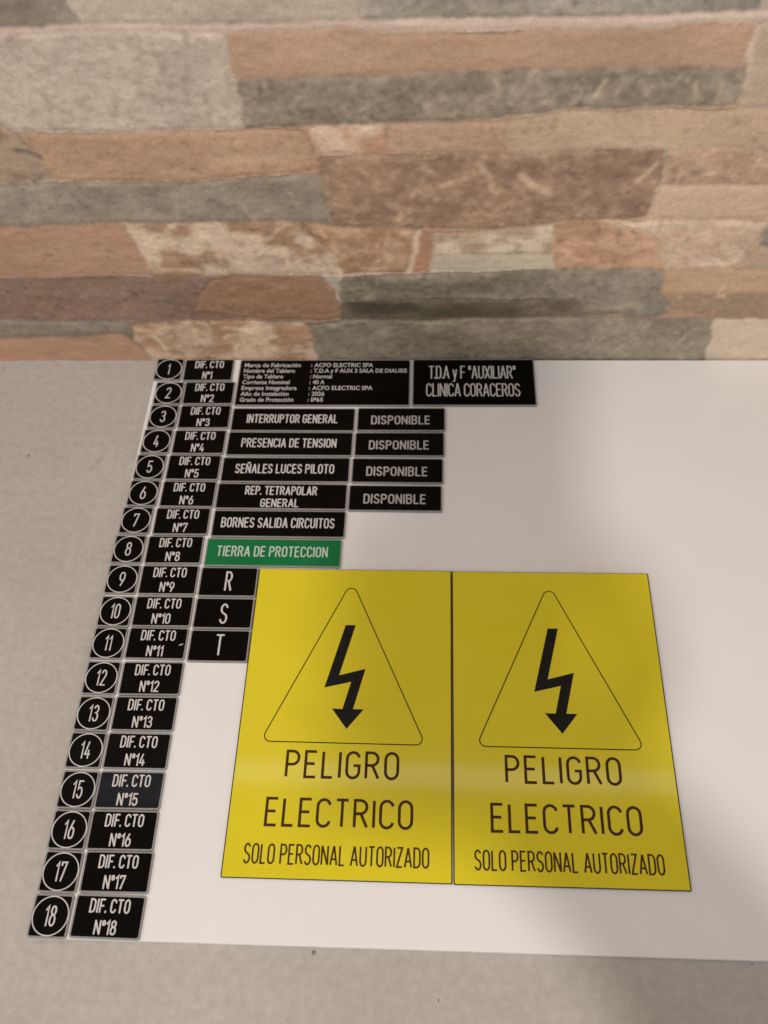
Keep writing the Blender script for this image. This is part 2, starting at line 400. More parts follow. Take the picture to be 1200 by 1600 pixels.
# stones of the tile: surface kind, two printed colours (sRGB), outline in millimetres on the wall (x, height)
STONES = [
    ('grain', (112, 101, 88), (130, 118, 104), [(-242.1, 289.0), (-188.9, 287.9), (-190.1, 269.0), (-185.4, 255.2), (-208.5, 254.6), (-256.9, 254.4)]),
    ('grain', (160, 147, 130), (148, 136, 120), [(-188.9, 287.9), (-190.1, 269.0), (-185.4, 255.2), (-113.2, 255.0), (-39.7, 255.1), (-39.7, 266.3), (-39.2, 285.0)]),
    ('scratch', (122, 116, 104), (142, 135, 124), [(-39.2, 285.0), (-39.7, 266.3), (-39.1, 255.1), (39.2, 254.7), (164.4, 256.2), (163.2, 262.6), (158.4, 281.2)]),
    ('grain', (150, 138, 122), (165, 152, 136), [(158.4, 281.2), (163.2, 262.6), (164.4, 256.2), (192.7, 256.6), (184.6, 280.7)]),
    ('plain', (178, 156, 141), (168, 150, 134), [(-256.9, 254.4), (-185.4, 255.2), (-113.2, 255.0), (-26.5, 255.2), (192.6, 257.0), (194.9, 250.4), (166.1, 250.6), (72.5, 249.2), (39.6, 249.0), (-26.8, 247.4), (-46.7, 251.2), (-110.6, 250.9), (-230.2, 251.9), (-258.1, 251.6)]),
    ('speckle', (169, 155, 139), (146, 132, 116), [(-258.1, 251.6), (-230.2, 251.9), (-110.6, 250.9), (-111.1, 240.4), (-110.9, 229.6), (-108.6, 218.3), (-108.6, 193.3), (-177.0, 192.9), (-252.4, 193.5), (-283.0, 193.4)]),
    ('plain', (160, 129, 105), (152, 119, 95), [(-110.6, 250.9), (-46.7, 251.2), (-33.4, 249.6), (-26.8, 247.1), (-13.4, 247.9), (26.5, 247.6), (39.7, 248.4), (49.5, 249.2), (98.5, 249.7), (164.5, 250.3), (165.7, 242.8), (164.0, 226.4), (119.2, 227.5), (75.3, 227.4), (27.6, 227.4), (-27.6, 225.7), (-69.6, 224.1), (-108.5, 222.8), (-111.0, 233.2)]),
    ('scratch', (113, 101, 86), (138, 125, 109), [(-108.6, 222.5), (-69.6, 224.1), (-27.6, 225.7), (27.6, 227.4), (75.3, 227.4), (119.2, 227.5), (164.0, 226.4), (167.0, 218.0), (165.5, 204.8), (113.5, 203.6), (78.5, 202.9), (43.4, 199.4), (7.6, 196.3), (-28.7, 196.4), (-65.4, 194.0), (-108.0, 192.9), (-108.8, 210.6)]),
    ('plain', (160, 141, 119), (150, 132, 112), [(165.4, 250.6), (194.6, 251.1), (210.8, 203.0), (166.7, 202.9), (167.7, 218.0), (165.0, 226.4)]),
    ('plain', (178, 158, 138), (170, 150, 132), [(164.2, 250.3), (166.2, 250.2), (167.2, 230.7), (167.7, 214.3), (165.0, 214.3), (164.5, 230.7)]),
    ('grain', (166, 134, 106), (150, 116, 90), [(-245.9, 192.5), (-177.0, 192.9), (-108.3, 192.9), (-76.5, 192.9), (-73.2, 189.1), (-71.4, 177.2), (-70.2, 163.1), (-107.1, 161.7), (-146.6, 158.9), (-186.3, 158.0), (-222.0, 157.9), (-231.7, 158.9), (-236.1, 174.8), (-241.6, 181.4)]),
    ('vein', (150, 128, 106), (110, 92, 74), [(-279.8, 200.9), (-250.6, 198.4), (-242.3, 190.0), (-239.6, 181.4), (-235.0, 172.5), (-231.8, 158.4), (-266.7, 156.0), (-299.7, 154.4)]),
    ('vein', (160, 122, 96), (188, 164, 141), [(-71.3, 193.6), (-28.7, 195.9), (-27.2, 175.9), (-44.4, 175.6), (-67.0, 175.9), (-70.1, 183.6)]),
    ('grain', (166, 136, 114), (150, 118, 96), [(-27.2, 195.9), (7.6, 195.9), (41.7, 197.4), (42.9, 175.5), (8.0, 175.5), (-26.4, 175.9)]),
    ('grain', (168, 146, 119), (160, 136, 110), [(41.8, 196.6), (52.3, 198.9), (78.6, 202.1), (113.7, 202.8), (210.8, 203.0), (219.4, 177.6), (133.0, 177.4), (82.0, 176.3), (52.6, 174.9), (44.1, 175.0)]),
    ('grain', (122, 111, 97), (134, 123, 108), [(-299.9, 154.0), (-266.6, 156.5), (-222.2, 157.4), (-146.7, 158.5), (-107.1, 161.3), (-69.4, 162.7), (-67.5, 150.3), (-64.4, 126.1), (-112.3, 127.0), (-153.2, 127.3), (-198.4, 127.7), (-244.8, 125.5), (-313.1, 123.0)]),
    ('blotch', (126, 99, 78), (142, 115, 93), [(-68.2, 175.5), (-29.4, 175.5), (8.0, 175.0), (52.6, 175.4), (131.9, 177.0), (133.4, 161.0), (132.6, 130.4), (112.0, 127.2), (88.4, 126.9), (72.9, 124.1), (37.3, 120.3), (-11.1, 121.2), (-31.4, 122.4), (-63.7, 124.6), (-67.1, 150.3)]),
    ('blotch', (158, 128, 103), (170, 142, 116), [(133.0, 177.4), (219.3, 178.1), (228.4, 151.1), (160.6, 153.1), (135.5, 152.4)]),
    ('plain', (173, 149, 124), (165, 140, 116), [(135.5, 152.4), (160.6, 153.1), (228.4, 151.1), (237.9, 122.8), (186.2, 127.1), (143.0, 128.9), (130.8, 127.5), (133.9, 131.9)]),
    ('grain', (157, 122, 98), (148, 112, 88), [(-313.4, 122.5), (-278.8, 124.3), (-244.6, 126.0), (-198.4, 127.7), (-195.0, 117.0), (-190.6, 101.0), (-190.7, 83.3), (-250.2, 83.1), (-331.1, 81.1)]),
    ('vein', (146, 114, 88), (188, 168, 146), [(-198.4, 127.7), (-153.2, 127.3), (-83.8, 126.3), (-76.7, 116.1), (-65.5, 103.0), (-60.6, 83.8), (-118.8, 83.6), (-190.5, 82.2), (-191.9, 101.1), (-195.3, 115.9)]),
    ('blotch', (154, 115, 86), (172, 140, 112), [(-84.6, 126.8), (-63.7, 124.1), (-31.4, 121.9), (-11.1, 120.7), (-10.4, 114.6), (-15.4, 102.6), (-19.1, 84.7), (-60.5, 84.4), (-65.6, 101.4), (-76.8, 115.1)]),
    ('plain', (158, 116, 88), (148, 106, 80), [(-7.1, 118.7), (-3.5, 119.1), (0.3, 104.1), (-3.0, 84.7), (-14.8, 84.7)]),
    ('plain', (190, 164, 140), (182, 156, 132), [(-9.9, 119.7), (-6.7, 119.7), (-10.5, 101.0), (-15.7, 84.7), (-19.1, 84.7), (-13.8, 102.1)]),
    ('vein', (182, 165, 144), (146, 120, 96), [(-2.6, 119.1), (37.3, 120.3), (74.2, 123.1), (76.5, 109.9), (76.7, 100.5), (34.3, 99.7), (1.2, 98.8), (0.3, 105.2)]),
    ('plain', (168, 158, 136), (158, 148, 126), [(-0.1, 98.8), (34.3, 99.7), (77.2, 99.9), (79.3, 88.6), (35.0, 86.7), (-2.1, 85.8)]),
    ('vein', (160, 121, 91), (178, 140, 110), [(75.9, 122.5), (88.5, 126.4), (127.6, 128.0), (142.0, 114.5), (149.8, 88.3), (114.3, 87.9), (79.7, 88.1)]),
    ('vein', (171, 144, 119), (182, 160, 138), [(102.2, 126.8), (130.8, 127.5), (143.1, 128.4), (206.0, 125.9), (204.0, 116.6), (201.1, 94.4), (192.6, 88.0), (150.0, 87.2), (145.2, 106.8), (133.7, 116.6)]),
    ('grain', (112, 104, 92), (126, 114, 102), [(204.0, 118.1), (210.7, 123.0), (237.9, 122.8), (244.4, 103.6), (211.9, 105.9), (206.4, 106.9)]),
    ('plain', (164, 140, 116), (156, 132, 108), [(201.5, 94.4), (206.3, 105.9), (244.6, 103.1), (250.7, 85.0), (192.6, 88.0)]),
    ('blotch', (128, 100, 80), (110, 88, 78), [(-331.8, 79.4), (-250.4, 82.5), (-190.5, 82.2), (-118.8, 83.6), (-73.5, 83.3), (-66.2, 72.5), (-63.6, 54.8), (-64.8, 44.4), (-72.7, 41.9), (-170.9, 41.5), (-347.4, 43.1)]),
    ('grain', (142, 107, 80), (130, 98, 74), [(-149.9, 79.7), (-110.2, 83.0), (-73.5, 83.3), (-66.2, 72.5), (-63.6, 54.8), (-65.3, 44.4), (-72.7, 41.9), (-134.0, 42.7), (-168.8, 52.0)]),
    ('scratch', (106, 98, 82), (125, 116, 100), [(-60.3, 81.6), (-24.2, 83.7), (9.8, 84.6), (79.4, 87.6), (149.1, 87.7), (153.5, 65.9), (162.2, 57.1), (160.0, 47.0), (99.2, 44.1), (10.6, 42.4), (-66.0, 40.7), (-63.2, 60.8)]),
    ('grain', (90, 80, 64), (108, 98, 81), [(-63.3, 58.4), (-33.6, 60.7), (10.2, 61.7), (53.8, 61.0), (139.9, 61.3), (155.7, 55.4), (155.4, 48.2), (99.2, 44.7), (37.4, 43.0), (-66.0, 41.3)]),
    ('scratch', (118, 109, 93), (130, 121, 105), [(79.4, 87.0), (149.1, 87.7), (153.5, 65.9), (162.5, 51.8), (156.2, 44.6), (134.4, 44.0), (97.1, 60.3), (82.5, 74.7)]),
    ('plain', (167, 137, 104), (158, 128, 96), [(149.3, 86.6), (192.7, 87.5), (250.7, 85.0), (257.1, 66.1), (153.5, 65.9)]),
    ('blotch', (146, 118, 92), (128, 110, 88), [(160.5, 65.3), (257.3, 65.5), (265.0, 42.5), (193.5, 43.3), (161.6, 51.8)]),
    ('grain', (108, 100, 88), (122, 112, 98), [(-347.9, 41.8), (-263.5, 41.7), (-215.9, 41.0), (-218.9, 27.5), (-268.7, 25.5), (-356.3, 22.3)]),
    ('plain', (158, 121, 95), (149, 112, 87), [(-356.6, 21.6), (-268.9, 24.9), (-225.4, 28.1), (-219.4, 22.2), (-209.1, 1.9), (-210.1, -14.3), (-372.1, -14.7)]),
    ('vein', (153, 117, 89), (186, 160, 134), [(-215.1, 40.3), (-170.9, 41.5), (-91.0, 40.7), (-86.8, 23.5), (-85.0, 3.4), (-85.7, -14.1), (-209.6, -14.3), (-208.8, 3.3), (-218.1, 23.5)]),
    ('scratch', (118, 108, 90), (132, 122, 104), [(-89.8, 39.5), (-66.0, 40.7), (10.6, 42.4), (99.2, 44.1), (191.3, 43.3), (195.3, 23.3), (197.8, 3.7), (200.6, -13.5), (-85.7, -14.1), (-85.0, 3.4), (-86.8, 23.5)]),
    ('plain', (180, 165, 144), (172, 154, 132), [(191.9, 40.8), (194.0, 42.7), (265.0, 42.5), (283.9, -13.3), (201.0, -13.5), (195.9, 13.6), (196.2, 23.3)]),
]

# chips, scratches, mineral veins and cracks printed on the stones, and broad tone bands: kind, width (mm), strength, line in millimetres
MARKS = [
    ['light', 0.9, 0.55, [(87.8, 211.6), (91.7, 219.9)]],
    ['light', 0.7, 0.45, [(98.2, 211.5), (100.0, 215.3)]],
    ['light', 0.8, 0.5, [(141.7, 210.1), (140.8, 218.4)]],
    ['light', 0.7, 0.4, [(128.2, 216.7), (132.1, 222.2)]],
    ['light', 0.9, 0.35, [(31.9, 223.0), (35.0, 217.7)]],
    ['light', 0.6, 0.35, [(154.6, 206.9), (154.6, 220.0)]],
    ['light', 0.6, 0.4, [(50.1, 223.4), (54.9, 227.0)]],
    ['light', 0.7, 0.35, [(115.6, 211.3), (117.7, 218.0)]],
    ['light', 0.6, 0.35, [(74.8, 204.1), (77.6, 209.9)]],
    ['light', 3.2, 0.4, [(52.0, 160.5), (60.3, 152.7), (68.3, 149.0)]],
    ['light', 1.3, 0.5, [(119.6, 154.9), (125.2, 161.1), (129.5, 167.6)]],
    ['light', 2.2, 0.32, [(26.9, 169.6), (33.1, 158.5), (35.6, 149.3)]],
    ['light', 1.8, 0.3, [(-7.0, 166.9), (0.7, 161.0)]],
    ['light', 1.5, 0.3, [(4.6, 154.2), (16.0, 158.6)]],
    ['light', 2.5, 0.25, [(-26.7, 140.5), (-15.0, 135.6)]],
    ['light', 1.2, 0.35, [(-44.9, 167.3), (-39.5, 161.5)]],
    ['dark', 2.2, 0.5, [(-247.9, 181.0), (-240.1, 180.1), (-234.8, 176.5)]],
    ['dark', 0.9, 0.5, [(-83.0, 126.3), (-83.1, 122.3), (-80.6, 118.2), (-76.6, 117.1)]],
    ['dark', 0.6, 0.35, [(-72.9, 99.3), (-68.9, 86.7), (-65.1, 75.4)]],
    ['dark', 0.9, 0.5, [(66.2, 192.7), (68.4, 192.3)]],
    ['dark', 0.9, 0.3, [(-295.3, 81.0), (-268.8, 80.3), (-242.1, 80.7), (-215.4, 81.2)]],
    ['dark', 0.7, 0.4, [(117.0, 120.7), (115.0, 113.7), (117.7, 107.5), (125.5, 106.4), (128.5, 112.1), (124.5, 118.7)]],
    ['dark', 0.7, 0.4, [(102.3, 123.8), (104.6, 113.8)]],
    ['dark', 0.8, 0.35, [(106.8, 99.2), (109.4, 92.8)]],
    ['light', 0.8, 0.5, [(193.0, 73.7), (191.5, 68.0), (190.7, 64.6)]],
    ['light', 2.0, 0.5, [(191.4, 63.4), (194.7, 64.0)]],
    ['light', 0.8, 0.55, [(-105.3, 103.2), (-96.4, 106.9), (-96.3, 97.8), (-95.6, 89.6)]],
    ['light', 3.0, 0.45, [(-128.5, 115.4), (-119.9, 117.4), (-112.0, 115.3)]],
    ['light', 1.2, 0.5, [(-186.9, 115.9), (-182.3, 109.0), (-180.0, 101.0)]],
    ['light', 2.2, 0.4, [(-185.4, 87.3), (-172.0, 88.9), (-157.2, 87.1)]],
    ['light', 1.0, 0.4, [(-171.4, 115.7), (-168.2, 111.6), (-170.5, 105.2)]],
    ['dark', 1.6, 0.25, [(-130.6, 115.5), (-127.8, 112.3)]],
    ['dark', 3.0, 0.22, [(-116.6, 97.9), (-105.7, 100.5), (-100.2, 94.0)]],
    ['light', 2.0, 0.4, [(-64.5, 115.0), (-54.1, 117.0), (-43.9, 115.9)]],
    ['dark', 0.7, 0.3, [(-80.4, 120.2), (-72.9, 113.5), (-71.7, 103.0)]],
    ['light', 3.4, 0.42, [(-212.3, 33.3), (-201.4, 30.1), (-192.0, 33.9)]],
    ['light', 2.8, 0.4, [(-149.1, 35.1), (-133.4, 32.6), (-117.0, 33.8)]],
    ['light', 1.2, 0.5, [(-202.1, 26.8), (-197.4, 16.9), (-196.6, 6.1)]],
    ['light', 1.6, 0.35, [(-126.8, 30.0), (-121.0, 22.2), (-119.4, 16.9)]],
    ['dark', 2.5, 0.22, [(-181.5, 13.5), (-161.8, 16.9)]],
    ['dark', 2.0, 0.25, [(-207.0, 6.7), (-203.8, -0.2)]],
    ['light', 2.2, 0.45, [(183.0, 93.5), (190.0, 90.2), (195.0, 94.5)]],
    ['light', 1.6, 0.4, [(166.9, 92.5), (179.5, 91.4)]],
    ['light', 1.2, 0.35, [(102.7, 123.8), (113.0, 121.3), (125.9, 115.6)]],
    ['dark', 2.4, 0.25, [(153.1, 160.8), (156.4, 162.5)]],
    ['dark', 2.6, 0.2, [(17.4, 111.3), (31.9, 107.6), (45.9, 112.1)]],
    ['dark', 1.4, 0.35, [(-214.1, 61.3), (-208.4, 66.0)]],
    ['dark', 2.0, 0.3, [(-207.3, 70.2), (-205.2, 66.0)]],
    ['dark', 1.4, 0.25, [(-287.7, 52.4), (-278.7, 51.7)]],
    ['dark', 0.8, 0.3, [(-263.7, 55.4), (-257.5, 64.4)]],
    ['dark', 9, 0.45, [(-51.7, 53.6), (-16.2, 51.0), (19.3, 50.4), (54.5, 50.9)]],  # broad darker band along the middle of the stone
    ['dark', 6, 0.25, [(-33.2, 72.4), (35.9, 70.9)]],
    ['light', 6, 0.14, [(141.0, 55.4), (106.8, 53.1)]],
    ['dark', 3, 0.25, [(7.3, 213.6), (10.1, 212.0)]],
    ['dark', 3, 0.15, [(3.6, 220.4), (31.6, 216.3)]],
    ['light', 0.6, 0.3, [(-118.1, 141.3), (-114.8, 131.5), (-112.0, 128.5)]],
    ['light', 0.6, 0.25, [(-159.2, 146.5), (-161.2, 131.9)]],
    ['dark', 0.5, 0.3, [(-234.3, 147.2), (-236.4, 138.5)]],
    ['light', 0.7, 0.3, [(-89.0, 150.5), (-82.8, 136.1)]],
    ['light', 0.6, 0.3, [(171.5, 13.6), (179.1, 29.7), (184.6, 34.7)]],
    ['light', 0.6, 0.3, [(145.8, 29.7), (150.7, 39.1)]],
    ['light', 1.2, 0.25, [(24.5, 29.8), (38.0, 31.1)]],
    ['light', 1.0, 0.25, [(74.8, 23.4), (94.1, 13.6)]],
    ['dark', 0.6, 0.25, [(-210.6, 169.1), (-196.8, 176.5), (-179.5, 183.7)]],
    ['dark', 0.6, 0.25, [(-160.1, 168.6), (-147.9, 171.6)]],
    ['dark', 1.2, 0.25, [(-98.5, 167.9), (-90.6, 169.6)]],
    ['dark', 0.5, 0.22, [(-131.2, 177.9), (-124.4, 173.5)]],
]

def mute(c, k=0.79):
    g = sum(c)/3.0
    return lin([g + (v-g)*k for v in c])

def build_wall():
    xs = np.concatenate([np.arange(-1000, -262, 14.0), np.arange(-262 - 66, 262, 0.85), np.arange(262, 1001, 14.0)])
    xs = np.unique(np.round(xs, 3)); xs = xs[np.concatenate([[True], np.diff(xs) > 0.5])]
    zs = np.concatenate([np.arange(-10, 272, 0.85), np.arange(274, 2401, 14.0)])
    nx, nz = len(xs), len(zs)
    X, Z = np.meshgrid(xs, zs)
    x, z = X.ravel(), Z.ravel()
    wx = x + (fbm(x/14, z/14, 1, 3) - 0.5)*6.5 + (fbm(x/3.0, z/3.0, 5, 2) - 0.5)*1.3
    wz = z + (fbm(x/26, z/14, 9, 3) - 0.5)*4.2 + (fbm(x/3.0, z/3.0, 12, 2) - 0.5)*1.1
    # ordinary courses everywhere else
    rr = random.Random(3)
    rows = [-12.0]
    while rows[-1] < 2420: rows.append(rows[-1] + rr.choice([20, 24, 28, 30, 44]))
    rows = np.array(rows)
    ri = np.clip(np.searchsorted(rows, wz) - 1, 0, len(rows)-2)
    pal = [((160,147,130),(148,136,120)), ((122,116,104),(142,135,124)), ((158,124,99),(150,113,88)), ((121,94,73),(146,118,96)),
           ((168,145,115),(160,134,104)), ((108,96,80),(134,120,103)), ((171,144,119),(150,118,92))]
    n = len(x)
    c1 = np.zeros((n, 3)); c2 = np.zeros((n, 3)); sd = np.full(n, 9.0); kind = np.zeros(n, int); lift = np.zeros(n); sid = np.zeros(n, int)
    KIND = {'plain': 0, 'grain': 1, 'speckle': 2, 'scratch': 3, 'blotch': 4, 'vein': 5}
    for r in range(len(rows)-1):
        m_ = np.where(ri == r)[0]
        if not len(m_): continue
        cuts = [-1100.0]
        while cuts[-1] < 1100: cuts.append(cuts[-1] + rr.uniform(110, 330))
        cuts = np.array(cuts)
        ci = np.clip(np.searchsorted(cuts, wx[m_]) - 1, 0, len(cuts)-2)
        cols = [rr.choice(pal) for _ in cuts]
        k1 = np.array([mute(c[0]) for c in cols]); k2 = np.array([mute(c[1]) for c in cols])
        kk = np.array([rr.randint(0, 5) for _ in cuts]); ll = np.array([rr.random() for _ in cuts])
        c1[m_] = k1[ci]; c2[m_] = k2[ci]; kind[m_] = kk[ci]; lift[m_] = ll[ci]; sid[m_] = 100 + r*20 + ci
        sd[m_] = np.minimum(np.minimum(wz[m_]-rows[r], rows[r+1]-wz[m_]), np.minimum(wx[m_]-cuts[ci], cuts[ci+1]-wx[m_]))
    # the stones that the photograph shows
    for si, (kd, a, b_, poly) in enumerate(STONES):
        P = np.array(poly)
        lo, hi = P.min(0) - 1, P.max(0) + 1
        m_ = np.where((wx > lo[0]) & (wx < hi[0]) & (wz > lo[1]) & (wz < hi[1]))[0]
        px, pz = wx[m_], wz[m_]
        ins = np.zeros(len(m_), bool); dist = np.full(len(m_), 1e9)
        for i in range(len(P)):
            (ax, az), (bx, bz) = P[i-1], P[i]
            cond = ((az > pz) != (bz > pz))
            with np.errstate(divide='ignore', invalid='ignore'):
                xc = ax + (pz - az)*(bx - ax)/np.where(abs(bz-az) < 1e-9, 1e-9, bz-az)
            ins ^= cond & (px < xc)
            L2 = max((bx-ax)**2 + (bz-az)**2, 1e-9)
            t = np.clip(((px-ax)*(bx-ax) + (pz-az)*(bz-az))/L2, 0, 1)
            dist = np.minimum(dist, np.hypot(px-ax-t*(bx-ax), pz-az-t*(bz-az)))
        q = m_[ins]
        c1[q] = mute(a); c2[q] = mute(b_); sd[q] = dist[ins]; kind[q] = KIND[kd]; sid[q] = si
        lift[q] = (si*0.37) % 1.0
    # printed texture
    off = sid*13.7
    n1 = fbm(x/18 + off, z/11 + off, 20, 4)          # slow clouds along the stone
    n2 = fbm(x/5.0 + off, z/4.0, 26, 4, 0.65)       # blotches
    n3 = fbm((x + z*0.8)/2.2, (z - x*0.5)/7.0 + off, 32, 3)  # slanting scratches
    n4 = fbm(x/1.8, z/1.8, 38, 3, 0.6)              # grain
    v1 = 1 - np.abs(fbm(x/26 + off, z/16, 44, 4, 0.5)*2 - 1)   # ridges -> veins
    t = sstep(0.36, 0.66, n1)*0.55 + sstep(0.4, 0.62, n2)*0.35
    t = np.where(kind == 4, sstep(0.44, 0.60, n2)*0.6 + sstep(0.40, 0.62, n1)*0.45, t)
    t = np.where(kind == 5, np.maximum(sstep(0.90, 0.99, v1)*0.8, sstep(0.44, 0.62, fbm(x/24 + off, z/14 + off*0.5, 50, 4, 0.5))*0.8), t)
    t = np.where(kind == 3, t*0.7 + sstep(0.60, 0.70, n3)*0.55, t)
    t = np.where(kind == 2, sstep(0.52, 0.66, n2)*0.75 + 0.2*n1, t)
    t = np.clip(t, 0, 1)[:, None]
    col = c1*(1-t) + c2*t
    g = 1 + (n4-0.5)*np.array([0.06, 0.14, 0.18, 0.34, 0.26, 0.14])[kind] + (n2-0.5)*np.array([0.12, 0.18, 0.20, 0.34, 0.32, 0.16])[kind]
    g = g + (n1 - 0.5)*0.30 + (fbm(x/55 + off, z/30, 60, 2) - 0.5)*0.28
    pit = sstep(0.70, 0.78, fbm(x/3.2 + 5, z/2.4, 55, 2)) * np.array([0.10, 0.25, 0.25, 0.35, 0.30, 0.30])[kind]
    fleck = sstep(0.74, 0.80, fbm(x/2.0 + 9, z/2.0, 58, 2)) * np.array([0.0, 0.10, 0.08, 0.45, 0.55, 0.25])[kind]
    g = g*(1 - pit)*(1 + fleck)
    # a thin printed joint line where two stones meet, broken and uneven
    jn = fbm(x/10, z/10, 3, 3)
    g = g*(1 - 0.16*(1 - sstep(0.2, 1.3, sd))*sstep(0.42, 0.62, jn))
    col = np.clip(col*g[:, None], 0.004, 0.9) * ALB
    wob = (fbm(x/4, z/4, 13, 3) - 0.5)*2.4
    for kd, wd, st, pl in MARKS:
        P = np.array(pl); lo, hi = P.min(0) - wd*2 - 2, P.max(0) + wd*2 + 2
        m_ = np.where((x > lo[0]) & (x < hi[0]) & (z > lo[1]) & (z < hi[1]))[0]
        px, pz = x[m_] + wob[m_], z[m_] + wob[m_]*0.6
        dist = np.full(len(m_), 1e9)
        for i in range(len(P)-1):
            (ax, az), (bx, bz) = P[i], P[i+1]
            t_ = np.clip(((px-ax)*(bx-ax) + (pz-az)*(bz-az))/max((bx-ax)**2 + (bz-az)**2, 1e-9), 0, 1)
            dist = np.minimum(dist, np.hypot(px-ax-t_*(bx-ax), pz-az-t_*(bz-az)))
        k = st*(1 - sstep(0.25*wd, 1.15*wd + 0.3, dist))*(0.45 + 0.9*n2[m_])
        k = np.clip(k, 0, 1)[:, None]
        if kd == 'light': col[m_] = col[m_]*(1-k) + np.array(lin((206, 184, 160)))*ALB*k
        else: col[m_] = col[m_]*(1 - k)
    G = col.reshape(nz, nx, 3)                       # the printed image is a little soft, like the tile's ink-jet print
    for _ in range(2):
        H = G.copy()
        H[1:-1, 1:-1] = (4*G[1:-1, 1:-1] + 2*(G[:-2, 1:-1] + G[2:, 1:-1] + G[1:-1, :-2] + G[1:-1, 2:]) + G[:-2, :-2] + G[2:, 2:] + G[:-2, 2:] + G[2:, :-2])/16
        G = H
    col = G.reshape(-1, 3)
    # modest relief: each stone stands a little proud, with its own level and softly rounded edges
    relief = sstep(0.0, 3.4, sd)*(0.15 + 0.65*lift) + (n1-0.5)*1.8*sstep(0, 5, sd) + (n2-0.5)*0.35 + (n4-0.5)*0.10
    y = WALL_Y + 0.9 - relief
    V = np.stack([x, y, z], 1)*MM
    me = bpy.data.meshes.new('stone_wall')
    me.vertices.add(n); me.vertices.foreach_set('co', V.ravel().astype(np.float32))
    i0 = (np.arange(nz-1)[:, None]*nx + np.arange(nx-1)[None]).ravel()
    Q = np.stack([i0, i0+1, i0+nx+1, i0+nx], 1)
    me.loops.add(Q.size); me.polygons.add(len(Q))
    me.loops.foreach_set('vertex_index', Q.ravel().astype(np.int32))
    me.polygons.foreach_set('loop_start', (np.arange(len(Q))*4).astype(np.int32))
    me.polygons.foreach_set('use_smooth', np.ones(len(Q), bool))
    at_ = me.attributes.new('stone_colour', 'FLOAT_COLOR', 'POINT')
    at_.data.foreach_set('color', np.concatenate([col, np.ones((n, 1))], 1).ravel().astype(np.float32))
    me.materials.append(M_STONE)
    me.update(); me.validate()
    o = bpy.data.objects.new('stone_wall', me); link(o)
    o['label'] = 'wall tiled in rustic stone-look courses of grey, tan and rust behind the counter'
    o['category'] = 'wall'
    return o
ALB = np.array([1.60, 1.55, 1.53])
build_wall()

# ------------------------------------------------------------------ the white board under the plates
def board():
    x0, x1, y0, y1 = -204.2, 430.0, 82.0, 480.6
    V, F = slab(x1-x0, y1-y0, 1.0, 0.0, BOARD_TOP, 0.35, 4)
    V = [(x, y, z) for x, y, z in V]
    o = mesh_obj('white_board', V, F, M_BOARD)
    o.location = Vector(((x0+x1)/2, (y0+y1)/2, 0.0)) * MM
    o['label'] = 'thin plain white board lying on the counter under all the plates'
    o['category'] = 'board'
board()

# ------------------------------------------------------------------ the engraved plates
POS = {
    'n1': (-194.0, 469.8, -0.62),
    'n2': (-190.6, 446.9, 0.08),
    'n3': (-190.9, 424.9, -0.96),
    'n4': (-191.8, 402.7, -0.80),
    'n5': (-192.7, 380.4, -0.84),
    'n6': (-193.3, 358.6, -0.70),
    'n7': (-194.3, 336.7, -0.36),
    'n8': (-195.1, 314.4, -0.20),
    'n9': (-195.0, 292.0, -0.25),
    'n10': (-194.9, 269.2, -0.39),
    'n11': (-195.0, 247.4, -0.64),
    'n12': (-194.7, 224.8, -0.42),
    'n13': (-194.7, 202.5, -0.62),
    'n14': (-194.7, 180.5, -0.28),
    'n15': (-194.4, 158.0, -0.45),
    'n16': (-194.3, 136.1, -0.32),
    'n17': (-194.0, 114.3, -0.55),
    'n18': (-194.4, 92.3, -0.54),
    'd1': (-164.4, 469.2, 0.75),
    'd2': (-161.2, 447.1, 0.55),
    'd3': (-161.1, 424.9, 0.37),
    'd4': (-161.7, 402.3, 0.02),
    'd5': (-162.4, 380.3, -0.39),
    'd6': (-162.8, 358.2, -0.34),
    'd7': (-163.7, 336.4, 0.28),
    'd8': (-165.1, 314.3, 0.44),
    'd9': (-165.2, 292.0, 0.21),
    'd10': (-165.2, 269.7, 0.27),
    'd11': (-165.3, 247.8, -0.29),
    'd12': (-164.7, 225.0, 0.46),
    'd13': (-164.9, 203.0, 0.16),
    'd14': (-165.1, 180.7, 0.11),
    'd15': (-165.2, 158.3, 0.31),
    'd16': (-165.0, 136.5, 0.42),
    'd17': (-164.1, 114.9, 0.43),
    'd18': (-164.4, 92.7, -0.34),
    'I1': (-78.7, 457.4, 0.24),
    'T1': (29.7, 458.0, 0.21),
    'c3': (-97.7, 422.6, -0.02),
    'c4': (-98.1, 401.0, -0.18),
    'c5': (-99.0, 378.8, 0.14),
    'c6': (-99.6, 356.8, -0.07),
    'c7': (-99.4, 334.9, -0.14),
    'c8': (-100.8, 312.9, -0.11),
    'r1': (-127.1, 291.1, 0.03),
    'r2': (-127.2, 268.9, -0.09),
    'r3': (-127.2, 246.8, -0.02),
    'e1': (-21.6, 423.2, 0.09),
    'e2': (-22.2, 401.1, 0.25),
    'e3': (-23.0, 378.6, -0.15),
    'e4': (-23.9, 356.0, -0.15),
    'Y1': (-47.9, 207.3, -0.10),
    'Y2': (74.0, 207.0, 0.0),
}
rnd = random.Random(11)
ZF, ZT = 1.50, 1.52     # face top and lettering, above the thing's base on the board

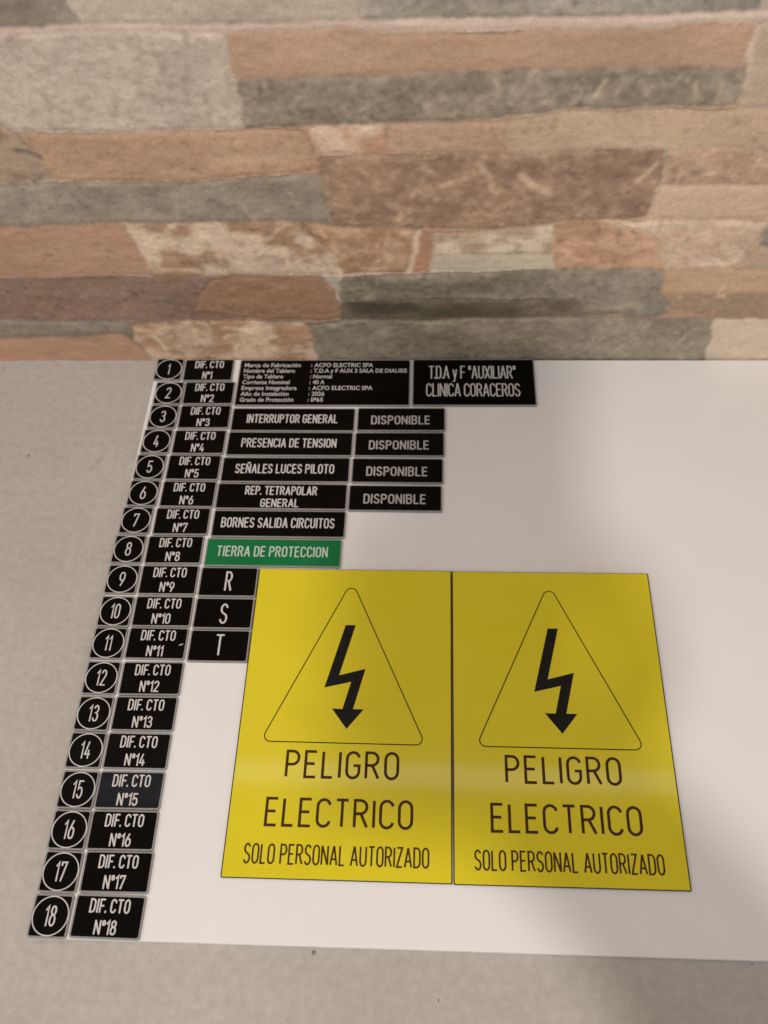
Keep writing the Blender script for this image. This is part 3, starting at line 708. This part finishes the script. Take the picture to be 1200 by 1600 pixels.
def plate(name, key, w, h, label, group, mat=None, core=None, rim=0.85, r=1.3, cat='plate', tilt=True):
    # every plate lies a little out of true on the board
    x, y, a = POS[key]
    tl = (rnd.uniform(-0.004, 0.004), rnd.uniform(-0.003, 0.003)) if tilt else (0, 0)
    if key == 'd15': tl = (-0.016, 0.001)  # tipped further so its face mirrors the added strip lamp
    t = thing(name, label, cat, (x, y, BOARD_TOP + (0.05 if tilt else 0.0)), math.radians(a), group, tl)
    V, F = slab(w, h, r, 0.0, 1.42, 0.12, 4)
    mesh_obj('backing_sheet', V, F, core or M_CORE, t)
    V, F = slab(w - 2*rim, h - 2*rim, max(r - rim*0.35, 0.4), 1.30, ZF, 0.05, 4)
    mesh_obj('face', V, F, mat or M_BLACK, t)
    return t

GN = 'numbered ring plates down the left edge of the board'
GD = 'circuit plates beside the numbered plates'
for k in range(1, 19):
    ends = {1: ', nearest the wall', 18: ', lowest of its column'}
    t = plate('number_plate', 'n%d' % k, 20.6, 21.2, 'square black plate engraved with the number %d in a ring%s' % (k, ends.get(k, '')), GN)
    V, F = [], []
    ring = arc(0, 0, 9.35, 9.5, 0, 360, 64)
    ribbon(ring, 0.29, ZT, V, F)
    mesh_obj('ring', V, F, M_TEXT, t)
    s = str(k)
    wd = {'1': 1.6}.get(s, 3.7) if k < 10 else (4.4 if k == 11 else 6.0)
    lettering(t, s, 0.0, -5.1, 10.2, wd, 0.85, M_TEXT, ZT + 0.005, gap=0.30)
for k in range(1, 19):
    near = 'black' if k != 15 else 'blue-reflecting black'
    t = plate('circuit_plate', 'd%d' % k, 36.7, 21.2, '%s plate engraved DIF. CTO Nº%d, right of the ring numbered %d' % (near, k, k), GD,
              M_BLACK_BLUE_SHEEN if k == 15 else None)
    lettering(t, 'DIF. CTO', 0.2, 1.7, 7.0, 21.2, 0.85, M_TEXT, ZT, gap=0.31, space=0.60)
    lettering(t, 'Nº%d' % k, -0.3, -8.75, 7.1, 9.3 if k < 10 and k != 1 else (7.2 if k == 1 else 11.6 - (1.4 if k == 11 else 0)), 0.85, M_TEXT, ZT, gap=0.26)
    if k == 11:
        V, F = [], []
        ribbon([(14.1, -1.0), (15.3, -0.6), (16.0, -0.35)], 0.42, ZT, V, F)
        mesh_obj('scratch', V, F, M_TEXT_DIM, t)

# --- the third column and what stands right of it
t = plate('name_plate', 'I1', 125.8, 44.3, 'wide black plate of seven lines of small print, Marca de Fabricación first', None, rim=0.8)
rowsA = ['Marca de Fabricación', 'Nombre del Tablero', 'Tipo de Tablero', 'Corriente Nominal', 'Empresa Integradora', 'Año de Instalación', 'Grado de Protección']
wA = [41.4, 37.6, 29.4, 34.6, 40.2, 34.8, 38.6]
rowsB = ['ACFO ELECTRIC SPA', 'T.D.A y F AUX 3 SALA DE DIALISIS', 'Normal', '40 A', 'ACFO ELECTRIC SPA', '2026', 'IP65']
wB = [43.2, 68.0, 13.6, 8.6, 43.6, 9.2, 8.6]
for i in range(7):
    yc = 22.05 - 44.1*(0.120 + 0.1255*i) - 1.95
    type_line(t, rowsA[i], -62.7 + 3.5, yc, 3.9, wA[i], M_TEXT_PRINT, ZT, 0.016)
    type_line(t, ':', -62.7 + 52.6, yc, 3.9, 0.75, M_TEXT_PRINT, ZT, 0.008)
    type_line(t, rowsB[i], -62.7 + 54.9, yc, 3.9, wB[i], M_TEXT_PRINT, ZT, 0.016)

t = plate('name_plate', 'T1', 88.2, 44.4, 'black plate engraved T.D.A y F "AUXILIAR" CLINICA CORACEROS by the wall', None, rim=0.8)
lettering(t, 'T.D.A y F "AUXILIAR"', -1.0, 22.2 - 44.4*0.430, 12.3, 62.6, 0.92, M_TEXT, ZT, gap=0.22, space=0.52)
lettering(t, 'CLINICA CORACEROS', -0.6, 22.2 - 44.4*0.810, 12.3, 67.0, 0.92, M_TEXT, ZT, gap=0.22, space=0.52)

GC = 'long function plates of the middle column'
for key, txt, wd, place in (('c3', 'INTERRUPTOR GENERAL', 64.4, 'just below the small-print plate'), ('c4', 'PRESENCIA DE TENSION', 66.2, None),
                            ('c5', 'SEÑALES LUCES PILOTO', 67.6, None), ('c6', None, 0, None), ('c7', 'BORNES SALIDA CIRCUITOS', 74.6, 'just above the green plate'),
                            ('c8', 'TIERRA DE PROTECCION', 71.6, None)):
    if key == 'c6': lab = 'long black plate engraved in two lines REP. TETRAPOLAR GENERAL'
    elif key == 'c8': lab = 'long green plate engraved TIERRA DE PROTECCION, the only green one'
    else: lab = 'long black plate engraved %s%s' % (txt, ', ' + place if place else '')
    t = plate('function_plate', key, 87.7, 21.0, lab, GC, M_GREEN if key == 'c8' else None)
    tm = M_TEXT_GREEN if key == 'c8' else M_TEXT
    if txt:
        lettering(t, txt, -0.7, 10 - 20*0.665, 7.9, wd, 0.92, tm, ZT, gap=0.30, space=0.64)
    else:
        lettering(t, 'REP. TETRAPOLAR', -0.7, 10 - 20*0.455, 7.2, 48.4, 0.95, tm, ZT, gap=0.30, space=0.64)
        lettering(t, 'GENERAL', -0.9, 10 - 20*0.945, 6.8, 25.6, 0.92, tm, ZT, gap=0.30)

for key, ch, wd, y0, place in (('r1', 'R', 4.6, -6.6, 'just below the green plate'), ('r2', 'S', 4.9, -7.4, 'between the R and T plates'), ('r3', 'T', 5.0, -6.4, 'lowest of the R, S, T stack')):
    t = plate('phase_plate', key, 36.6, 21.3, 'black plate engraved with the single letter %s, %s' % (ch, place), 'phase letter plates beside the yellow plaque')
    lettering(t, ch, 0.3, y0, 14.0, wd, 1.15, M_TEXT, ZT)

for key, place in (('e1', 'INTERRUPTOR GENERAL'), ('e2', 'PRESENCIA DE TENSION'), ('e3', 'SEÑALES LUCES PILOTO'), ('e4', 'REP. TETRAPOLAR GENERAL')):
    t = plate('spare_plate', key, 62.2, 21.0, 'black DISPONIBLE plate touching the right end of the %s plate' % place, 'spare plates reading DISPONIBLE')
    lettering(t, 'DISPONIBLE', -0.4, 10 - 20*0.735, 7.9, 41.2, 1.08, M_TEXT_DIM, ZT, gap=0.30)

# --- the two yellow warning plaques
GY = 'yellow electric danger plaques'
def rounded_poly(pts, r, n=6):
    out = []
    for i in range(len(pts)):
        a, p, b_ = Vector(pts[i-1]), Vector(pts[i]), Vector(pts[(i+1) % len(pts)])
        u, v = (a-p).normalized(), (b_-p).normalized()
        ang = u.angle(v)
        d = r / math.tan(ang/2)
        ctr = p + (u+v).normalized() * (r/math.sin(ang/2))
        s, e = p + u*d, p + v*d
        a0 = math.atan2(*(s-ctr).yx); a1 = math.atan2(*(e-ctr).yx)
        da = (a1 - a0 + math.pi) % (2*math.pi) - math.pi
        for q in range(n + 1):
            an = a0 + da*q/n
            out.append((ctr.x + r*math.cos(an), ctr.y + r*math.sin(an)))
    out.append(out[0])
    return out
for key, lab in (('Y1', 'yellow lightning-bolt danger plaque touching the R, S and T plates'),
                 ('Y2', 'yellow lightning-bolt danger plaque at the far side from the small black plates')):
    x, y, a = POS[key]
    t = thing('warning_plaque', lab, 'warning plaque', (x, y, BOARD_TOP), math.radians(a), GY, (rnd.uniform(-0.0008, 0.0008), 0.0))
    w, h = 121.45, 187.2
    V, F = slab(w, h, 0.5, 0.0, 1.30, 0.0, 3); mesh_obj('backing_sheet', V, F, M_DARK_CORE, t)
    V, F = slab(w - 1.2, h - 0.6, 0.5, 1.25, ZF, 0.08, 3); mesh_obj('face', V, F, M_YELLOW, t)
    V, F = [], []
    ribbon(rounded_poly([(-1.3, 85.4), (-47.6, -19.5), (46.0, -19.8)], 3.6), 0.33, ZT, V, F)
    mesh_obj('triangle_outline', V, F, M_LINE, t)
    B = [(-3.5, 54.5), (2.65, 54.6), (-5.4, 21.6), (10.0, 26.0), (3.9, 0.75), (10.1, 0.7), (0.85, -11.3), (-8.3, 0.85), (-2.2, 0.65), (1.9, 17.6), (-13.6, 13.7)]
    V = [(px, py, ZT) for px, py in B]
    mesh_obj('lightning_bolt', V, [(1, 0, 10, 2), (2, 10, 9), (2, 9, 3), (3, 9, 8, 4), (7, 6, 5, 4, 8)], M_BOLT, t)
    lettering(t, 'PELIGRO', -0.3, -40.2, 16.1, 63.6, 1.6, M_BURN, ZT, gap=0.29, caps=False)
    lettering(t, 'ELECTRICO', -0.5, -66.9, 16.0, 80.6, 1.6, M_BURN, ZT, gap=0.27, caps=False)
    lettering(t, 'SOLO PERSONAL AUTORIZADO', -0.6, -86.5, 10.8, 98.6, 1.0, M_BURN, ZT, gap=0.25, space=0.60, caps=False)

# ------------------------------------------------------------------ small marks on the counter
def crumb(loc, s, seed):
    bm = bmesh.new(); bmesh.ops.create_icosphere(bm, subdivisions=2, radius=s*MM)
    q = random.Random(seed)
    for v in bm.verts:
        v.co *= q.uniform(0.75, 1.2); v.co.z *= 0.6
    me = bpy.data.meshes.new('crumb'); bm.to_mesh(me); bm.free()
    me.materials.append(M_CRUMB)
    o = bpy.data.objects.new('crumb', me); link(o)
    o.location = Vector(loc)*MM
    return o
M_CRUMB = simple('brown_crumb', (0.16, 0.13, 0.09), (0.28, 0.24, 0.18), 0.8, 0.2, 900)
o = crumb((-57.4, 79.6, 0.5), 1.0, 4)
o['label'] = 'tiny brown crumb on the counter in front of the board'
o['category'] = 'crumb'

# an old dried smear and two specks on the counter, left of the number plates and in front of the board
def blot(name, x, y, rx, ry, ang, seed, mat):
    q = random.Random(seed); n = 22; V = []
    for i in range(n):
        a = 2*math.pi*i/n; k = q.uniform(0.82, 1.12)
        u, v = rx*k*math.cos(a), ry*k*math.sin(a)
        V.append((x + u*math.cos(ang) - v*math.sin(ang), y + u*math.sin(ang) + v*math.cos(ang), 0.03))
    return mesh_obj(name, V, [tuple(range(n))], mat, counter)
blot('smear', -232.6, 386.0, 2.0, 8.5, math.radians(-28), 5, M_SMEAR)
blot('stain', -281.9, 392.7, 0.9, 1.0, 0, 6, M_CRUMB)
blot('stain', 5.6, 60.0, 0.5, 0.8, 0, 7, M_CRUMB)
blot('stain', 160.4, 80.6, 0.4, 0.6, 0, 8, M_CRUMB)

# ------------------------------------------------------------------ the phone that took the picture (behind the lens; its shadow falls on the board)
M_PHONE = simple('dark_phone_back', (0.012, 0.012, 0.014), (0.018, 0.018, 0.02), 0.3, 0.5, 40)
M_SCREEN = simple('phone_glass', (0.006, 0.006, 0.007), (0.009, 0.009, 0.01), 0.08, 0.5, 40)
M_SKIN = simple('skin', (0.42, 0.25, 0.18), (0.50, 0.31, 0.23), 0.5, 0.4, 90)
M_SLEEVE = simple('sleeve_cloth', (0.05, 0.055, 0.07), (0.08, 0.085, 0.10), 0.9, 0.1, 200)
# the lens looks along CF; the body hangs down the picture from it and sits just behind the lens
phone_ctr = CAM - CU*0.058 - CR*0.021 - CF*0.0090
phone_mat = Matrix.Translation(phone_ctr) @ rot.to_4x4()
ph = bpy.data.objects.new('phone', None); link(ph)
ph['label'] = 'dark phone held above the counter, its soft shadow lying across the yellow plaques'; ph['category'] = 'phone'
ph.matrix_world = phone_mat
V, F = slab(72, 162, 9, -3.8, 3.8, 1.2, 6); mesh_obj('body', V, F, M_PHONE, ph)
V, F = slab(68, 158, 7, 3.81, 4.0, 0.1, 6); mesh_obj('screen', V, F, M_SCREEN, ph)

# the hand that holds it: one continuous skinned figure in the phone's own frame (mm)
def skinned(name, chains, mat, parent=None):
    bm = bmesh.new(); lay = bm.verts.layers.skin.verify()
    ids = {}
    def vert(key, co, r):
        if key not in ids:
            v = bm.verts.new([c*MM for c in co]); v[lay].radius = (r[0]*MM, r[1]*MM); ids[key] = v
        return ids[key]
    first = True
    for ch in chains:
        prev = None
        for key, co, r in ch:
            v = vert(key, co, r)
            if first: v[lay].use_root = True; first = False
            if prev is not None and bm.edges.get((prev, v)) is None: bm.edges.new((prev, v))
            prev = v
    me = bpy.data.meshes.new(name); bm.to_mesh(me); bm.free()
    tmp = bpy.data.objects.new('tmp', me); scene.collection.objects.link(tmp)
    tmp.modifiers.new('skin', 'SKIN')
    sub = tmp.modifiers.new('sub', 'SUBSURF'); sub.levels = 2; sub.render_levels = 2
    dg = bpy.context.evaluated_depsgraph_get(); dg.update()
    res = bpy.data.meshes.new_from_object(tmp.evaluated_get(dg))
    bpy.data.objects.remove(tmp)
    res.name = name; res.materials.clear(); res.materials.append(mat)
    for p in res.polygons: p.use_smooth = True
    return link(bpy.data.objects.new(name, res), parent)
wrist = ('wrist', (68, -108, -20), (33, 27))
palm = ('palm', (30, -66, -25), (28, 17))
chains = [[palm, wrist, ('fore1', (108, -160, -14), (42, 38)), ('fore2', (185, -270, 2), (48, 46)), ('elbow', (232, -335, 12), (42, 40))]]
for i, (yb, ye, r) in enumerate(((-14, 6, 8.6), (-36, -20, 9.0), (-57, -46, 8.6), (-76, -70, 7.6))):
    chains.append([palm, ('k%d' % i, (-8 + i*3, yb, -19), (r+3, r+1)), ('p%d' % i, (-34, (yb+ye)/2, -17), (r, r)),
                   ('m%d' % i, (-50, ye, -3), (r-0.5, r-0.5)), ('d%d' % i, (-46, ye+2, 13), (r-1.2, r-1.2)), ('t%d' % i, (-33, ye+3, 14), (r-2.0, r-2.0))])
chains.append([palm, ('th0', (40, -62, -14), (15, 14)), ('th1', (56, -34, 4), (11, 11)), ('th2', (44, -8, 15), (9.5, 9)), ('th3', (30, 8, 15), (7.5, 7))])
pn = skinned('person', chains, M_SKIN)
pn.matrix_world = phone_mat
pn['label'] = 'person holding up the phone, seen only as the soft shadow across the plaques'; pn['category'] = 'person'
sl = skinned('sleeve', [[('a', (118, -173, -12), (45, 41)), ('b', (185, -270, 2), (52, 50)), ('c', (236, -341, 13), (47, 45))]], M_SLEEVE, pn)
